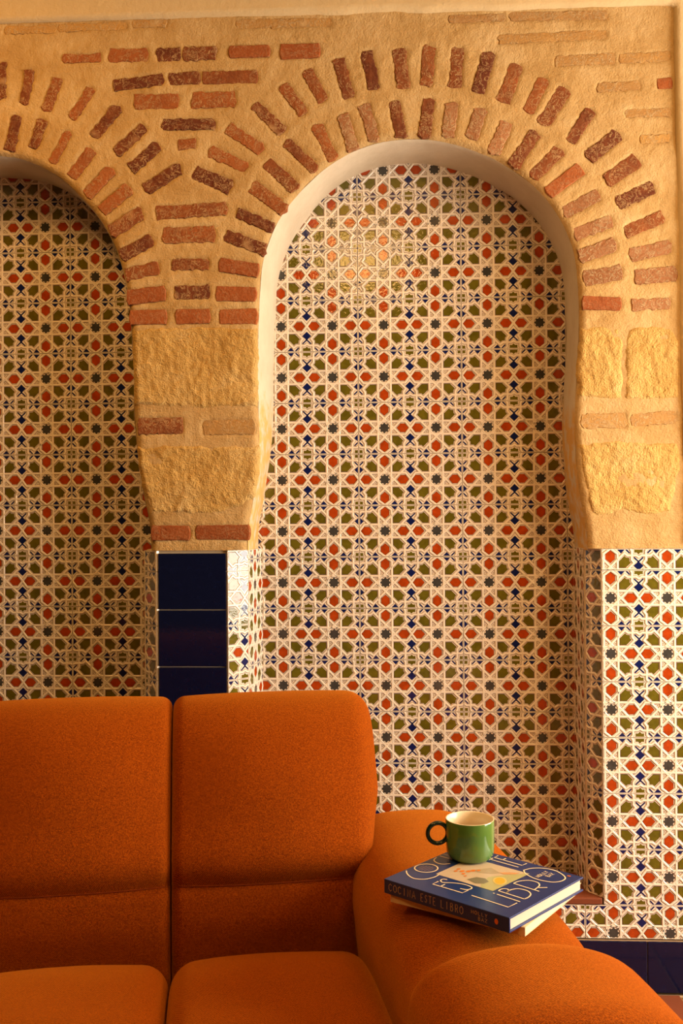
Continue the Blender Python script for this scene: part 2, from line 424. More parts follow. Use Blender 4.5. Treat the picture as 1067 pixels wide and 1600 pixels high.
# ------------------------------------------------------------------ patterned relief tiles
U = 0.14
def d4(p):
    x, y = p
    return [(x, y), (-x, y), (x, -y), (-x, -y), (y, x), (-y, x), (y, -x), (-y, -x)]
def star(r, k=0.79): return [(r*(1 if i % 2 == 0 else k)*math.cos(i*math.pi/8), r*(1 if i % 2 == 0 else k)*math.sin(i*math.pi/8)) for i in range(16)]
HEX = [(0.242, 0), (0.313, 0.080), (0.398, 0.080), (0.463, 0), (0.398, -0.080), (0.313, -0.080)]
OLV = [(0.164, 0.164), (0.275, 0.164), (0.362, 0.250), (0.334, 0.282), (0.332, 0.332), (0.282, 0.334), (0.250, 0.362), (0.164, 0.275)]
DIA = [(0.5, 0.104), (0.588, 0.188), (0.5, 0.276), (0.412, 0.188)]
def xline(x1, y1, x2, y2, w):
    L = math.hypot(x2-x1, y2-y1); nx, ny = -(y2-y1)/L*w, (x2-x1)/L*w
    return [(x1+nx, y1+ny), (x2+nx, y2+ny), (x2-nx, y2-ny), (x1-nx, y1-ny)]
XL = [xline(0.51, 0.255, 0.418, 0.341, 0.0135), xline(0.49, 0.255, 0.582, 0.341, 0.0135)]
CELLS = [('grey', star(0.103, 0.74))]
for s in (1, -1):
    CELLS += [('red', [(s*x, y) for x, y in HEX]), ('red', [(y, s*x) for x, y in HEX])]
    for q in (1, -1): CELLS += [('olive', [(s*x, q*y) for x, y in OLV])]
    CELLS += [('olive', [(0.5+x, 0.5*s+y) for x, y in star(0.100)])] if False else []
    for pl in [DIA]+XL:
        CELLS += [('blue', [(x, s*y) for x, y in pl]), ('blue', [(s*y, x) for x, y in pl])]   # right and top edge of the unit
CELLS += [('olive', [(0.5+x, 0.5+y) for x, y in star(0.104, 0.74)])]
for (dx, dy) in ((0.077, 0.180), (-0.077, 0.180), (0.077, -0.180), (-0.077, -0.180), (0.180, 0.077), (0.180, -0.077), (-0.180, 0.077), (-0.180, -0.077)):
    CELLS.append(('outline', [(dx-0.009, dy-0.009), (dx+0.009, dy-0.009), (dx+0.009, dy+0.009), (dx-0.009, dy+0.009)]))
S1 = [(0, 0.125), (0.405, 0.125), (0.5, 0.0)]
S2 = [(0.0885, -0.0885), (0.417, 0.240), (0.374, 0.300), (0.377, 0.450), (0.347, 0.5)]
SEGS = []
for st in (S1, S2):
    im = [d4(p) for p in st]
    for g in range(8):
        for i in range(len(st)-1): SEGS.append((im[i][g], im[i+1][g]))
HW, HO, HR = 0.0215, 0.0300, 0.0085           # strand half width, outline half width, relief height (units of 14 cm)
TMATS = ['cream', 'red', 'olive', 'blue', 'grey', 'outline', 'edge']; TI = {k: i for i, k in enumerate(TMATS)}

def clip(poly, ax, lim, keep_less):
    out = []
    n = len(poly)
    for i in range(n):
        a, b = poly[i], poly[(i+1) % n]
        ia = (a[ax] <= lim) if keep_less else (a[ax] >= lim); ib = (b[ax] <= lim) if keep_less else (b[ax] >= lim)
        if ia: out.append(a)
        if ia != ib:
            t = (lim-a[ax])/(b[ax]-a[ax]); out.append(tuple(a[k]+(b[k]-a[k])*t for k in range(3)))
    return out

tile_cache = {}
def tile_mesh(u0, u1, v0, v1):
    """mesh of the pattern between u0..u1, v0..v1 (star centres at integers), centred, facing -y, in metres"""
    key = tuple(round(k, 4) for k in (u0, u1, v0, v1))
    if key in tile_cache: return tile_cache[key]
    g = 0.0060; e0, e1, f0, f1 = u0+g, u1-g, v0+g, v1-g
    V = []; F = []; MI = []; cu, cv = (u0+u1)/2, (v0+v1)/2
    def put(poly, mi):
        b = len(V)
        for (x, y, h) in poly: V.append(((x-cu)*U, -h*U, (y-cv)*U))
        F.append(tuple(range(b, b+len(poly)))); MI.append(mi)
    def add(poly, mi, inset=0.0):
        p = clip(poly, 0, e0+inset, False); p = clip(p, 0, e1-inset, True) if len(p) > 2 else p
        p = clip(p, 1, f0+inset, False) if len(p) > 2 else p; p = clip(p, 1, f1-inset, True) if len(p) > 2 else p
        if len(p) > 2: put(p, mi)
    # plate
    T = -0.05
    c4 = [(e0, f0), (e1, f0), (e1, f1), (e0, f1)]
    put([(x, y, 0) for x, y in c4], 0)
    for i in range(4):
        a, b = c4[i], c4[(i+1) % 4]; put([(b[0], b[1], 0), (a[0], a[1], 0), (a[0], a[1], T), (b[0], b[1], T)], 0)
    rim = 0.010
    # raised rim of the tile
    for (a, b, c, d) in (((e0, f0), (e1, f0), (e1, f0+rim), (e0, f0+rim)), ((e0, f1-rim), (e1, f1-rim), (e1, f1), (e0, f1)), ((e0, f0), (e0+rim, f0), (e0+rim, f1), (e0, f1)), ((e1-rim, f0), (e1, f0), (e1, f1), (e1-rim, f1))):
        put([(p[0], p[1], 0.004) for p in (a, b, c, d)], 0)
    for i in range(math.floor(u0-0.6), math.ceil(u1+0.6)+1):
        for j in range(math.floor(v0-0.6), math.ceil(v1+0.6)+1):
            for (mn, pl) in CELLS:
                if mn not in ('outline',) and len(pl) != 4:
                    qx = sum(q[0] for q in pl)/len(pl); qy = sum(q[1] for q in pl)/len(pl); kk = 1.03 if len(pl) == 16 else 1.07
                    pe = [(qx+(q[0]-qx)*kk, qy+(q[1]-qy)*kk) for q in pl]
                    add([(x+i, y+j, 0.0012) for x, y in (pe if area2(pe) > 0 else pe[::-1])], TI['edge'], rim)
                add([(x+i, y+j, 0.0016) for x, y in (pl if area2(pl) > 0 else pl[::-1])], TI[mn], rim)
            for k, (a, b) in enumerate(SEGS):
                ax, ay, bx, by = a[0]+i, a[1]+j, b[0]+i, b[1]+j
                if max(ax, bx) < e0-0.05 or min(ax, bx) > e1+0.05 or max(ay, by) < f0-0.05 or min(ay, by) > f1+0.05: continue
                L = math.hypot(bx-ax, by-ay); tx, ty = (bx-ax)/L, (by-ay)/L; nx, ny = -ty, tx; ee = 0.012
                ax -= tx*ee; ay -= ty*ee; bx += tx*ee; by += ty*ee
                def rib(o1, h1, o2, h2, mi):
                    add([(ax+nx*o1, ay+ny*o1, h1), (bx+nx*o1, by+ny*o1, h1), (bx+nx*o2, by+ny*o2, h2), (ax+nx*o2, ay+ny*o2, h2)][::-1], mi)
                hh = HR+0.0006*(k % 3)
                rib(-HO, 0.0008, HO, 0.0008, TI['outline'])
                rib(-HW, 0.0010, -HW*0.55, hh, 0); rib(-HW*0.55, hh, HW*0.55, hh, 0); rib(HW*0.55, hh, HW, 0.0010, 0)
    me = bpy.data.meshes.new('patterned_tile'); me.from_pydata(V, [], F)
    for k in TMATS: me.materials.append(M[k])
    me.polygons.foreach_set('material_index', MI); me.update()
    bm = bmesh.new(); bm.from_mesh(me)
    bmesh.ops.recalc_face_normals(bm, faces=[]); bm.to_mesh(me); bm.free()
    tile_cache[key] = me
    return me
def area2(pl): return sum(pl[i][0]*pl[(i+1) % len(pl)][1]-pl[(i+1) % len(pl)][0]*pl[i][1] for i in range(len(pl)))

def put_tile(me, x, y, z, rz, parent, name='patterned_tile'):
    o = bpy.data.objects.new(name, me); o.location = (x, y+random.uniform(-0.0003, 0.0003), z)
    o.rotation_euler = (random.uniform(-0.0015, 0.0015), random.uniform(-0.002, 0.002), rz+random.uniform(-0.0015, 0.0015))
    return link(o, parent)

def tile_run(ax, ay, bx, by, z0, z1, u_at_a, v_at_z0, parent, useams=2.0, off=-0.5, skip=None, vsplit=True):
    """lay tiles on the vertical strip a->b (a is left as seen from the room)"""
    L = math.hypot(bx-ax, by-ay); ang = math.atan2(by-ay, bx-ax); dx, dy = (bx-ax)/L, (by-ay)/L
    ue = u_at_a+L/U; ve = v_at_z0+(z1-z0)/U
    us = [u_at_a]; k = math.ceil((u_at_a-off)/useams+1e-6)*useams+off
    while k < ue-1e-4: us.append(k); k += useams
    us.append(ue)
    vl = [v_at_z0]; k = math.ceil(v_at_z0-0.5+1e-6)+0.5
    while k < ve-1e-4: vl.append(k); k += 1
    vl.append(ve)
    for i in range(len(us)-1):
        for j in range(len(vl)-1):
            u0, u1, v0, v1 = us[i], us[i+1], vl[j], vl[j+1]
            if u1-u0 < 0.04 or v1-v0 < 0.04: continue
            s = ((u0+u1)/2-u_at_a)*U; zc = z0+((v0+v1)/2-v_at_z0)*U
            if skip and skip(ax+dx*(u0-u_at_a)*U, ax+dx*(u1-u_at_a)*U, z0+(v0-v_at_z0)*U, z0+(v1-v_at_z0)*U): continue
            uu = round(u0 % 2.0, 4); vv = round((v0+0.5) % 1.0-0.5, 4)
            put_tile(tile_mesh(uu, uu+(u1-u0), vv, vv+(v1-v0)), ax+dx*s, ay+dy*s, zc, ang, parent)

# --- right niche
SILL = 0.232
CH = 0.044
xa, xb = -0.431, 0.516                     # front edges of the tiled opening
xa1, xb1 = on_wall(388, 900, CH).x, on_wall(912, 900, CH).x
xa2, xb2 = -0.365, 0.478                   # corners at the back of the niche
pl0, pl1 = -0.614, -0.658                  # left side of the pier: front edge, chamfer edge
def sheet(name, pts, z0, z1, mt, y_off=0.0):
    V = []; F = []
    for x, y in pts: V += [(x, y+y_off, z0), (x, y+y_off, z1)]
    for i in range(len(pts)-1): F.append((2*i, 2*i+2, 2*i+3, 2*i+1))
    return mesh_obj(name, V, F, mt)
TB = 0.0075
wn = boxes('wall_niche_right', [(xa2-0.12, xb2+0.12, DEP+TB, DEP+0.08, 0.0, 2.3)], M['grout'])
tag(wn, 'patterned tile lining of the niche behind the sofa arm', 'tiled wall', kind='structure')
bzr = 0.7943+CAMZ; bxr = -0.0283
def out_r(x0, x1, z0, z1):
    if z0 < 1.2: return False
    q = np.array([((x0+x1)/2, (z0+z1)/2), (x0, z0), (x1, z0), (x0, z1), (x1, z1), ((x0+x1)/2, z0)])
    return sdist(q, poly_r).min() > 0.03
def v_at(z, z_star): return (z-z_star)/U
tile_run(xa2-0.012, DEP, xb2+0.006, DEP, SILL, 2.17, (xa2-0.012-bxr)/U, v_at(SILL, bzr), wn, skip=out_r)
fz = -0.2142+CAMZ; fx = 0.5379              # star of the dado grid
tile_run(xa, 0.0, xa1, CH, SILL, ZB, 0.127, v_at(SILL, fz), wn)
tile_run(xa1, CH, xa2, DEP, SILL, ZB, -0.44, v_at(SILL, bzr), wn)
tile_run(xb2, DEP, xb1, CH, SILL, ZB, -0.44, v_at(SILL, bzr), wn)
tile_run(xb1, CH, xb, 0.0, SILL, ZB, -0.533, v_at(SILL, fz), wn)
boxes('grout_backing', [], M['grout']) if False else None

# --- left niche
wl = boxes('wall_niche_left', [(-1.62, pl1+0.05, DEP+TB, DEP+0.08, 0.0, 2.3)], M['grout'])
tag(wl, 'shaded patterned tile lining of the left niche behind the sofa back', 'tiled wall', kind='structure')
bxl = -0.9628; bzl = 0.8010+CAMZ
def out_l(x0, x1, z0, z1):
    if z0 < 1.2: return False
    q = np.array([((x0+x1)/2, (z0+z1)/2), (x0, z0), (x1, z0), (x0, z1), (x1, z1), ((x0+x1)/2, z0)])
    return sdist(q, poly_l).min() > 0.03
tile_run(-1.56, DEP, pl1+0.004, DEP, SILL, 2.15, (-1.56-bxl)/U, v_at(SILL, bzl), wl, off=0.5, skip=out_l)
tile_run(pl1, DEP, pl1, CH, SILL, ZB, -0.44, v_at(SILL, bzl), wl)
tile_run(pl1, CH, pl0, 0.0, SILL, ZB, -0.533, v_at(SILL, fz), wl)
tile_run(-1.582, 0.0, -1.538, CH, SILL, ZB, 0.127, v_at(SILL, fz), wl)
tile_run(-1.538, CH, -1.538, DEP, SILL, ZB, -0.44, v_at(SILL, bzl), wl)

# --- solid cores behind the tiles (pier, dado, left pier), grout coloured
def core(name, pts, z0, z1, mt):
    n = len(pts); V = [(x, y, z0) for x, y in pts]+[(x, y, z1) for x, y in pts]
    F = [(i, (i+1) % n, n+(i+1) % n, n+i) for i in range(n)]+[tuple(range(n-1, -1, -1)), tuple(range(n, 2*n))]
    return mesh_obj(name, V, F, mt)
t = TB
pier = core('wall_pier', [(pl0+0.003, t), (xa-0.003, t), (xa1-t, CH+0.003), (xa2-t, DEP+0.05), (pl1+t, DEP+0.05), (pl1+t, CH+0.003)], 0.0, ZB+0.002, M['grout_pale'])
tag(pier, 'masonry pier faced with plain navy tiles between the two niches', 'pier', kind='structure')
dado = core('wall_dado', [(xb+0.003, t), (X1, t), (X1, DEP+0.05), (xb2+t, DEP+0.05), (xb1+t, CH+0.003)], 0.0, ZB+0.002, M['grout'])
tag(dado, 'patterned tile dado right of the arched niche', 'tiled wall', kind='structure')
core_l = core('wall_pier_left', [(X0, t), (-1.585, t), (-1.545, CH), (-1.545, DEP+0.05), (X0, DEP+0.05)], 0.0, ZB+0.002, M['grout'])
tag(core_l, 'masonry pier left of the shaded niche', 'pier', kind='structure')

# navy tiles of the pier
zt = ZB-0.006; bw = xa-pl0-0.008; bh = 0.1465
z = zt; first = None
while z > 0.15:
    h = min(bh, z-0.131)
    if h < 0.03: break
    if h == bh and first: 
        o = bpy.data.objects.new('navy_tile', first); o.location = ((pl0+xa)/2, 0, z-h/2); link(o, pier)
    else:
        o = boxes('navy_tile', [(-bw/2, bw/2, -0.001, t+0.002, -h/2+0.0016, h/2-0.0016)], M['navy'], pier, 0.0012, loc=((pl0+xa)/2, 0, z-h/2))
        if h == bh: first = o.data
    z -= h

# dado tiles: a cut row on top, full rows, and the row that runs under the niche
BT = 0.131
tile_run(xb, 0.0, X1, 0.0, fz+0.5*U, ZB, (xb-fx)/U, 0.115, dado)
tile_run(xb, 0.0, X1, 0.0, fz-5.5*U, fz+0.5*U, (xb-fx)/U, -0.5, dado)
tile_run(xa, 0.0, X1, 0.0, BT, fz-5.5*U, (xa-fx-0.0015)/U, v_at(BT, fz), dado, off=-0.5)
low = boxes('wall_below_niche', [(xa+0.0, xb+0.02, t, DEP+0.05, 0.0, 0.214)], M['grout'])
tag(low, 'low wall under the niche sill', 'wall', kind='structure')
low2 = boxes('wall_below_niche_left', [(-1.59, pl0, 0.0, DEP+0.05, 0.0, 0.214)], M['grout'])
tag(low2, 'low wall under the sill of the left niche', 'wall', kind='structure')
for i, (a, b) in enumerate(((xa, xb), (-1.58, pl0))):
    sl = boxes('trim_%d' % (i+1), [(a+0.004, b-0.004, -0.002, DEP, 0.2155, SILL)], M['terracotta'], bevel=0.003)
    tag(sl, 'terracotta sill of the %s niche' % ('right' if i == 0 else 'left'), 'sill', kind='structure')

# navy baseboard
bb = boxes('baseboard_right', [(X0, X1, -0.006, 0.004, 0.0, BT-0.004)], M['grout'])
tag(bb, 'navy tile baseboard at the foot of the wall', 'baseboard', kind='structure')
x = 0.62+0.28; bbm = None
k = 0
while x > X0:
    a, b = x-0.28, x
    if bbm is None:
        o = boxes('navy_tile', [(-0.1392, 0.1392, -0.012, -0.005, 0.002, BT-0.003)], M['navy'], bb, 0.0015, loc=((a+b)/2, 0, 0)); bbm = o.data
    else:
        o = bpy.data.objects.new('navy_tile', bbm); o.location = ((a+b)/2, 0, 0); link(o, bb)
    x -= 0.28

# ------------------------------------------------------------------ floor
fl = boxes('floor', [(X0, XR, -3.6, 0.0, -0.06, -0.006)], mat('floor_joint', (0.45, 0.33, 0.20), 0.9, 0.2))
tag(fl, 'terracotta tile floor with pale joints', 'floor', kind='structure')
ftm = None; FS = 0.20
for i in range(20):
    for j in range(13):
        cx, cy = XR-FS*(i+0.5), -0.014-FS*(j+0.5)
        if ftm is None:
            o = boxes('floor_tile', [(-FS/2+0.004, FS/2-0.004, -FS/2+0.004, FS/2-0.004, -0.012, 0.0)], M['terracotta'], fl, 0.002, loc=(cx, cy, 0)); ftm = o.data
        else:
            o = bpy.data.objects.new('floor_tile', ftm); o.location = (cx, cy, 0); link(o, fl)

# ------------------------------------------------------------------ right wall with its window (outside the picture)
WY0, WY1, WZ0, WZ1 = -1.56, -0.24, 0.45, 2.15
wr = boxes('wall_right', [(XR, XR+0.2, -3.6, WY0, 0, ZT), (XR, XR+0.2, WY1, 0.25, 0, ZT), (XR, XR+0.2, WY0, WY1, 0, WZ0), (XR, XR+0.2, WY0, WY1, WZ1, ZT)], M['paint'])
tag(wr, 'painted side wall with a tall window', 'wall', kind='structure')
wf = boxes('window_1', [(XR+0.06, XR+0.10, WY0, WY0+0.05, WZ0, WZ1), (XR+0.06, XR+0.10, WY1-0.05, WY1, WZ0, WZ1), (XR+0.06, XR+0.10, WY0+0.05, WY1-0.05, WZ0, WZ0+0.05), (XR+0.06, XR+0.10, WY0+0.05, WY1-0.05, WZ1-0.05, WZ1)], M['dark_wood'])
tag(wf, 'dark wooden frame of the side window', 'window', kind='structure')

wp = boxes('wall_back_right', [(X1, XR, 0.0, 0.25, 0, ZT)], M['paint'])
tag(wp, 'plain painted stretch of wall beyond the tiled dado', 'wall', kind='structure')

# ------------------------------------------------------------------ pendant lamp behind the camera (mirrored in the glaze)
def lathe(prof, n=48):
    V = []; F = []
    for (r, z) in prof:
        for i in range(n): V.append((r*math.cos(2*math.pi*i/n), r*math.sin(2*math.pi*i/n), z))
    for k in range(len(prof)-1):
        for i in range(n): F.append((k*n+i, k*n+(i+1) % n, (k+1)*n+(i+1) % n, (k+1)*n+i))
    return V, F
lamp = empty('pendant_lamp', (-0.19, -3.0, 2.60))
tag(lamp, 'glowing drum shade pendant lamp hanging behind the viewer', 'lamp')
ms = bpy.data.materials.new('glowing_shade'); ms.use_nodes = True
b_ = ms.node_tree.nodes['Principled BSDF']; b_.inputs['Base Color'].default_value = (0.8, 0.6, 0.35, 1)
b_.inputs['Emission Color'].default_value = (1.0, 0.56, 0.17, 1); b_.inputs['Emission Strength'].default_value = 14.0
V, F = lathe([(0.25, 0.0), (0.25, 0.19), (0.246, 0.19), (0.246, 0.0), (0.25, 0.0)])
mesh_obj('lamp_shade', V, F, ms, lamp, smooth=True)
V, F = lathe([(0.004, 0.19), (0.004, 0.38)], 8); mesh_obj('cord', V, F, M['dark_wood'], lamp)
V, F = lathe([(0.0, 0.19), (0.248, 0.19), (0.248, 0.186), (0.0, 0.186)], 48); mesh_obj('diffuser', V, F, ms, lamp)

# two unseen fill lamps added overhead, lifting the warm ambience and the left niche
for (lx_, ly_, lz_, le_, where) in ((0.95, -1.35, 2.93, 14.0, 'nearer the window'), (-1.20, -0.80, 2.75, 15.0, 'above the left end of the sofa')):
    cl = empty('ceiling_fill_lamp', (lx_, ly_, lz_))
    tag(cl, 'added round warm fill lamp %s' % where, 'lamp', 'added fill lamps')
    V, F = lathe([(0.0, 0.05), (0.34, 0.05), (0.34, 0.0), (0.325, 0.0), (0.325, 0.045), (0.0, 0.045)], 48)
    mesh_obj('housing', V, F, M['dark_wood'], cl)
    V, F = lathe([(0.012, 0.05), (0.012, 2.995-lz_)], 12); mesh_obj('stem', V, F, M['dark_wood'], cl)
    ld = bpy.data.lights.new('ceiling_fill_light', 'AREA'); ld.shape = 'DISK'; ld.size = 0.62; ld.energy = le_; ld.color = (1.0, 0.50, 0.13)
    lo_ = bpy.data.objects.new('ceiling_fill_light', ld); COL.objects.link(lo_); lo_.location = (lx_, ly_, lz_+0.035)
# unseen globe lamp added right of the sofa to brighten arm and cushion
fl_ = empty('floor_fill_lamp', (1.20, -1.00, 0.0))
tag(fl_, 'added glowing globe fill lamp on a thin pole right of the sofa arm', 'lamp')
V, F = lathe([(0.0, 0.0), (0.14, 0.0), (0.14, 0.015), (0.02, 0.025), (0.0, 0.025)], 32); mesh_obj('base', V, F, M['dark_wood'], fl_, smooth=True)
V, F = lathe([(0.010, 0.02), (0.010, 1.17)], 12); mesh_obj('pole', V, F, M['dark_wood'], fl_, smooth=True)
mg = bpy.data.materials.new('glowing_globe'); mg.use_nodes = True
b_ = mg.node_tree.nodes['Principled BSDF']; b_.inputs['Base Color'].default_value = (0.8, 0.7, 0.5, 1)
b_.inputs['Emission Color'].default_value = (1.0, 0.66, 0.32, 1); b_.inputs['Emission Strength'].default_value = 30.0
V, F = lathe([(max(0.0, 0.16*math.sin(math.pi*k/16)), 1.30-0.16*math.cos(math.pi*k/16)) for k in range(17)], 32); mesh_obj('globe', V, F, mg, fl_, smooth=True)
ceil = boxes('ceiling', [(X0, XR, -3.6, 0.25, 2.99, 3.08)], M['paint'])
tag(ceil, 'painted ceiling above the room', 'ceiling', kind='structure')

# ------------------------------------------------------------------ sofa
TH = math.radians(11.0)
sofa = empty('sofa', (0.10, -0.42, 0.0), TH)
tag(sofa, 'burnt orange fabric sofa with padded back and rounded armrests', 'sofa')

def closed_spline(pts, n=8):
    out = []; N = len(pts)
    for i in range(N):
        p0, p1, p2, p3 = pts[i-1], pts[i], pts[(i+1) % N], pts[(i+2) % N]
        for k in range(n):
            t_ = k/n
            out.append(tuple(0.5*((2*p1[j])+(-p0[j]+p2[j])*t_+(2*p0[j]-5*p1[j]+4*p2[j]-p3[j])*t_*t_+(-p0[j]+3*p1[j]-3*p2[j]+p3[j])*t_**3) for j in (0, 1)))
    return out

def loft(name, prof, t0, t1, r0, r1, axis, parent, fn=None, nst=28, mt=None):
    """padded body: closed profile swept from t0 to t1 with rounded ends; axis 'x': profile is (y, z), axis 'y': profile is (x, z)"""
    P = closed_spline(prof); n = len(P)
    A = area2(P); sg = 1 if A > 0 else -1
    N = []
    for i in range(n):
        a, b = P[i-1], P[(i+1) % n]; dx, dy = b[0]-a[0], b[1]-a[1]; L = math.hypot(dx, dy) or 1
        N.append((sg*dy/L, -sg*dx/L))
    st = []
    for k in range(9): th = math.pi/2*k/8; st.append((t0+r0*(1-math.cos(th)), r0*(1-math.sin(th))))
    m_ = nst
    for k in range(1, m_): st.append((t0+r0+(t1-r1-t0-r0)*k/m_, 0.0))
    for k in range(9): th = math.pi/2*(8-k)/8; st.append((t1-r1*(1-math.cos(th)), r1*(1-math.sin(th))))
    V = []; rows = []
    for (t_, ins) in st:
        row = []
        for i in range(n):
            a, z = P[i][0]-N[i][0]*ins, P[i][1]-N[i][1]*ins
            p = [t_, a, z] if axis == 'x' else [a, t_, z]
            if fn: p = fn(p, N[i], i)
            row.append(len(V)); V.append(p)
        rows.append(row)
    F = []
    for k in range(len(rows)-1):
        for i in range(n):
            q = (rows[k][i], rows[k][(i+1) % n], rows[k+1][(i+1) % n], rows[k+1][i]); F.append(q)
    F.append(tuple(rows[0])); F.append(tuple(rows[-1]))
    o = mesh_obj(name, V, F, mt or M['fabric'], parent, smooth=True)
    bm = bmesh.new(); bm.from_mesh(o.data); bmesh.ops.recalc_face_normals(bm, faces=bm.faces[:]); bm.to_mesh(o.data); bm.free()
    return o, V, rows, N

def tube(name, pts, r, mt, parent, seg=6):
    V = []; F = []; n = len(pts)
    for i, p in enumerate(pts):
        a = Vector(pts[max(i-1, 0)]); b = Vector(pts[min(i+1, n-1)]); t_ = (b-a).normalized()
        s = t_.cross(Vector((0.3, 0.2, 1))).normalized(); u = s.cross(t_)
        for k in range(seg):
            an = 2*math.pi*k/seg; V.append(Vector(p)+(s*math.cos(an)+u*math.sin(an))*r)
    for i in range(n-1):
        for k in range(seg): F.append((i*seg+k, i*seg+(k+1) % seg, (i+1)*seg+(k+1) % seg, (i+1)*seg+k))
    F.append(tuple(range(seg-1, -1, -1))); F.append(tuple((n-1)*seg+k for k in range(seg)))
    return mesh_obj(name, V, F, mt, parent, smooth=True)

BACKP = [(-0.200,0.30),(-0.203,0.38),(-0.208,0.44),(-0.206,0.488),(-0.200,0.515),(-0.208,0.560),(-0.176,0.630),(-0.138,0.710),(-0.092,0.780),(-0.035,0.822),(0.030,0.824),(0.082,0.790),(0.105,0.720),(0.118,0.600),(0.125,0.450),(0.125,0.30),(0.06,0.285),(-0.12,0.285)]
SEAMZ = 0.515
def back_fn(x0, x1, s):
    def fn(p, n, i):
        x, y, z = p
        front = max(0.0, -n[0])
        d = abs(z-SEAMZ)
        w_ = (1-min(1, abs((x-(x0+x1)/2)/((x1-x0)/2))**2.5))
        off = -0.0035*math.exp(-(d/0.010)**2)*front
        w2 = 1-((x-(x0+x1)/2)/((x1-x0)/2))**2
        off += (0.040*w2-0.014)*math.exp(-((z-0.69)/0.15)**2)*front+0.006*w_*math.exp(-((z-0.45)/0.04)**2)*front
        off += 0.0035*fnoise(x, z, s, 7, 2)*front
        if s == 0 and x > (x0+x1)/2: x -= 0.042*max(0, min(1, (0.66-z)/0.2))*((x-(x0+x1)/2)/((x1-x0)/2))**3
        p = [x, y+n[0]*off, z+n[1]*off+0.006*w_*max(0, n[1])]
        return p
    return fn
XS = [-0.160, -0.565, -0.955, -1.345]
for i in range(3):
    x1, x0 = XS[i], XS[i+1]
    r1 = 0.048 if i == 0 else 0.022; r0 = 0.022 if i < 2 else 0.055
    bc, V, rows, N = loft('back_cushion', BACKP, x0+0.001, x1-0.001, r0, r1, 'x', sofa, back_fn(x0, x1, i*3.1))
    n = len(N)
    cand = [k for k in range(n) if N[k][0] < -0.3]
    j = min(cand, key=lambda k: abs(V[rows[18][k]][2]-SEAMZ))
    pts = [(V[r[j]][0], V[r[j]][1]-0.0006, V[r[j]][2]) for r in rows[5:-5]]
    tube('seam', pts, 0.0011, M['thread'], bc)
SEATP = [(-0.18,0.25),(-0.175,0.33),(-0.195,0.368),(-0.27,0.400),(-0.40,0.425),(-0.60,0.434),(-0.74,0.425),(-0.83,0.40),(-0.865,0.35),(-0.86,0.27),(-0.82,0.235),(-0.55,0.23),(-0.32,0.23)]
def seat_fn(x0, x1, s):
    def fn(p, n, i):
        x, y, z = p; w_ = (1-min(1, abs((x-(x0+x1)/2)/((x1-x0)/2))**2.2))
        off = (0.012*w_+0.003*fnoise(x, y, s, 6, 2))*max(0, n[1])
        return [x, y, z+off]
    return fn
SX = [-0.205, -0.567, -0.955, -1.315]
for i in range(3):
    loft('seat_cushion', SEATP, SX[i+1]+0.001, SX[i]-0.001, 0.045, 0.045, 'x', sofa, seat_fn(SX[i+1], SX[i], 11+i))
def mir(prof): return [(-1.52-x, z) for x, z in prof]
ARMP = [(-0.205,0.16),(-0.210,0.30),(-0.222,0.42),(-0.228,0.49),(-0.212,0.545),(-0.160,0.575),(-0.075,0.585),(0.005,0.578),(0.062,0.550),(0.090,0.495),(0.096,0.42),(0.092,0.30),(0.085,0.16),(-0.06,0.15)]
PADP = [(-0.210,0.44),(-0.232,0.50),(-0.224,0.556),(-0.172,0.593),(-0.085,0.607),(0.010,0.600),(0.080,0.570),(0.115,0.510),(0.110,0.45),(0.03,0.43),(-0.12,0.43)]
for side in (0, 1):
    f_ = (lambda p: p) if side == 0 else mir
    def arm_fn(p, n, i, s=side, dip=0.020):
        off = 0.004*fnoise(p[0]+s, p[1], p[2], 6, 2)
        return [p[0]+n[0]*off, p[1], p[2]+n[1]*off-0.012*max(0, (p[1]+0.10)/0.15)**2*(1 if p[2] > 0.4 else 0)-dip*math.exp(-((p[1]+0.665)/0.055)**2)*max(0, n[1])]
    ar, V, rows, N = loft('armrest', f_(ARMP), -0.86, 0.06, 0.05, 0.075, 'y', sofa, arm_fn)
    pd, V, rows, N = loft('arm_pad', f_(PADP), -0.97, -0.690, 0.075, 0.060, 'y', ar, lambda p, n, i: arm_fn(p, n, i, dip=0.0), nst=18)
fr = boxes('base', [(-1.33, -0.20, -0.83, 0.10, 0.10, 0.28)], M['fabric'], sofa, 0.015)
lgm = None
for (lx, ly) in ((0.03, -0.80), (0.03, 0.0), (-1.55, -0.80), (-1.55, 0.0), (-0.76, -0.78), (-0.76, 0.05)):
    V, F = lathe([(0.016, 0.0), (0.022, 0.155), (0.0, 0.155)], 16)
    if lgm is None: o = mesh_obj('leg', V, F, M['dark_wood'], sofa, loc=(lx, ly, 0)); lgm = o.data
    else:
        o = bpy.data.objects.new('leg', lgm); o.location = (lx, ly, 0); link(o, sofa)

# ------------------------------------------------------------------ books
ZARM = 0.5875
def strip(pts, w_, V, F, z, closed=False):
    n = len(pts); b = len(V)
    for i, p in enumerate(pts):
        a = pts[i-1] if (i or closed) else p; c = pts[(i+1) % n] if (i < n-1 or closed) else p
        dx, dy = c[0]-a[0], c[1]-a[1]; L = math.hypot(dx, dy) or 1
        V.append((p[0]-dy/L*w_, p[1]+dx/L*w_, z)); V.append((p[0]+dy/L*w_, p[1]-dx/L*w_, z))
    for i in range(n-1 if not closed else n):
        j = (i+1) % n; F.append((b+2*i+1, b+2*j+1, b+2*j, b+2*i))
def ell(cx, cy, rx, ry, a0=0, a1=360, n=28, rot=0):
    out = []
    for i in range(n+1):
        a = math.radians(a0+(a1-a0)*i/n); x, y = rx*math.cos(a), ry*math.sin(a); c, s = math.cos(rot), math.sin(rot)
        out.append((cx+x*c-y*s, cy+x*s+y*c))
    return out
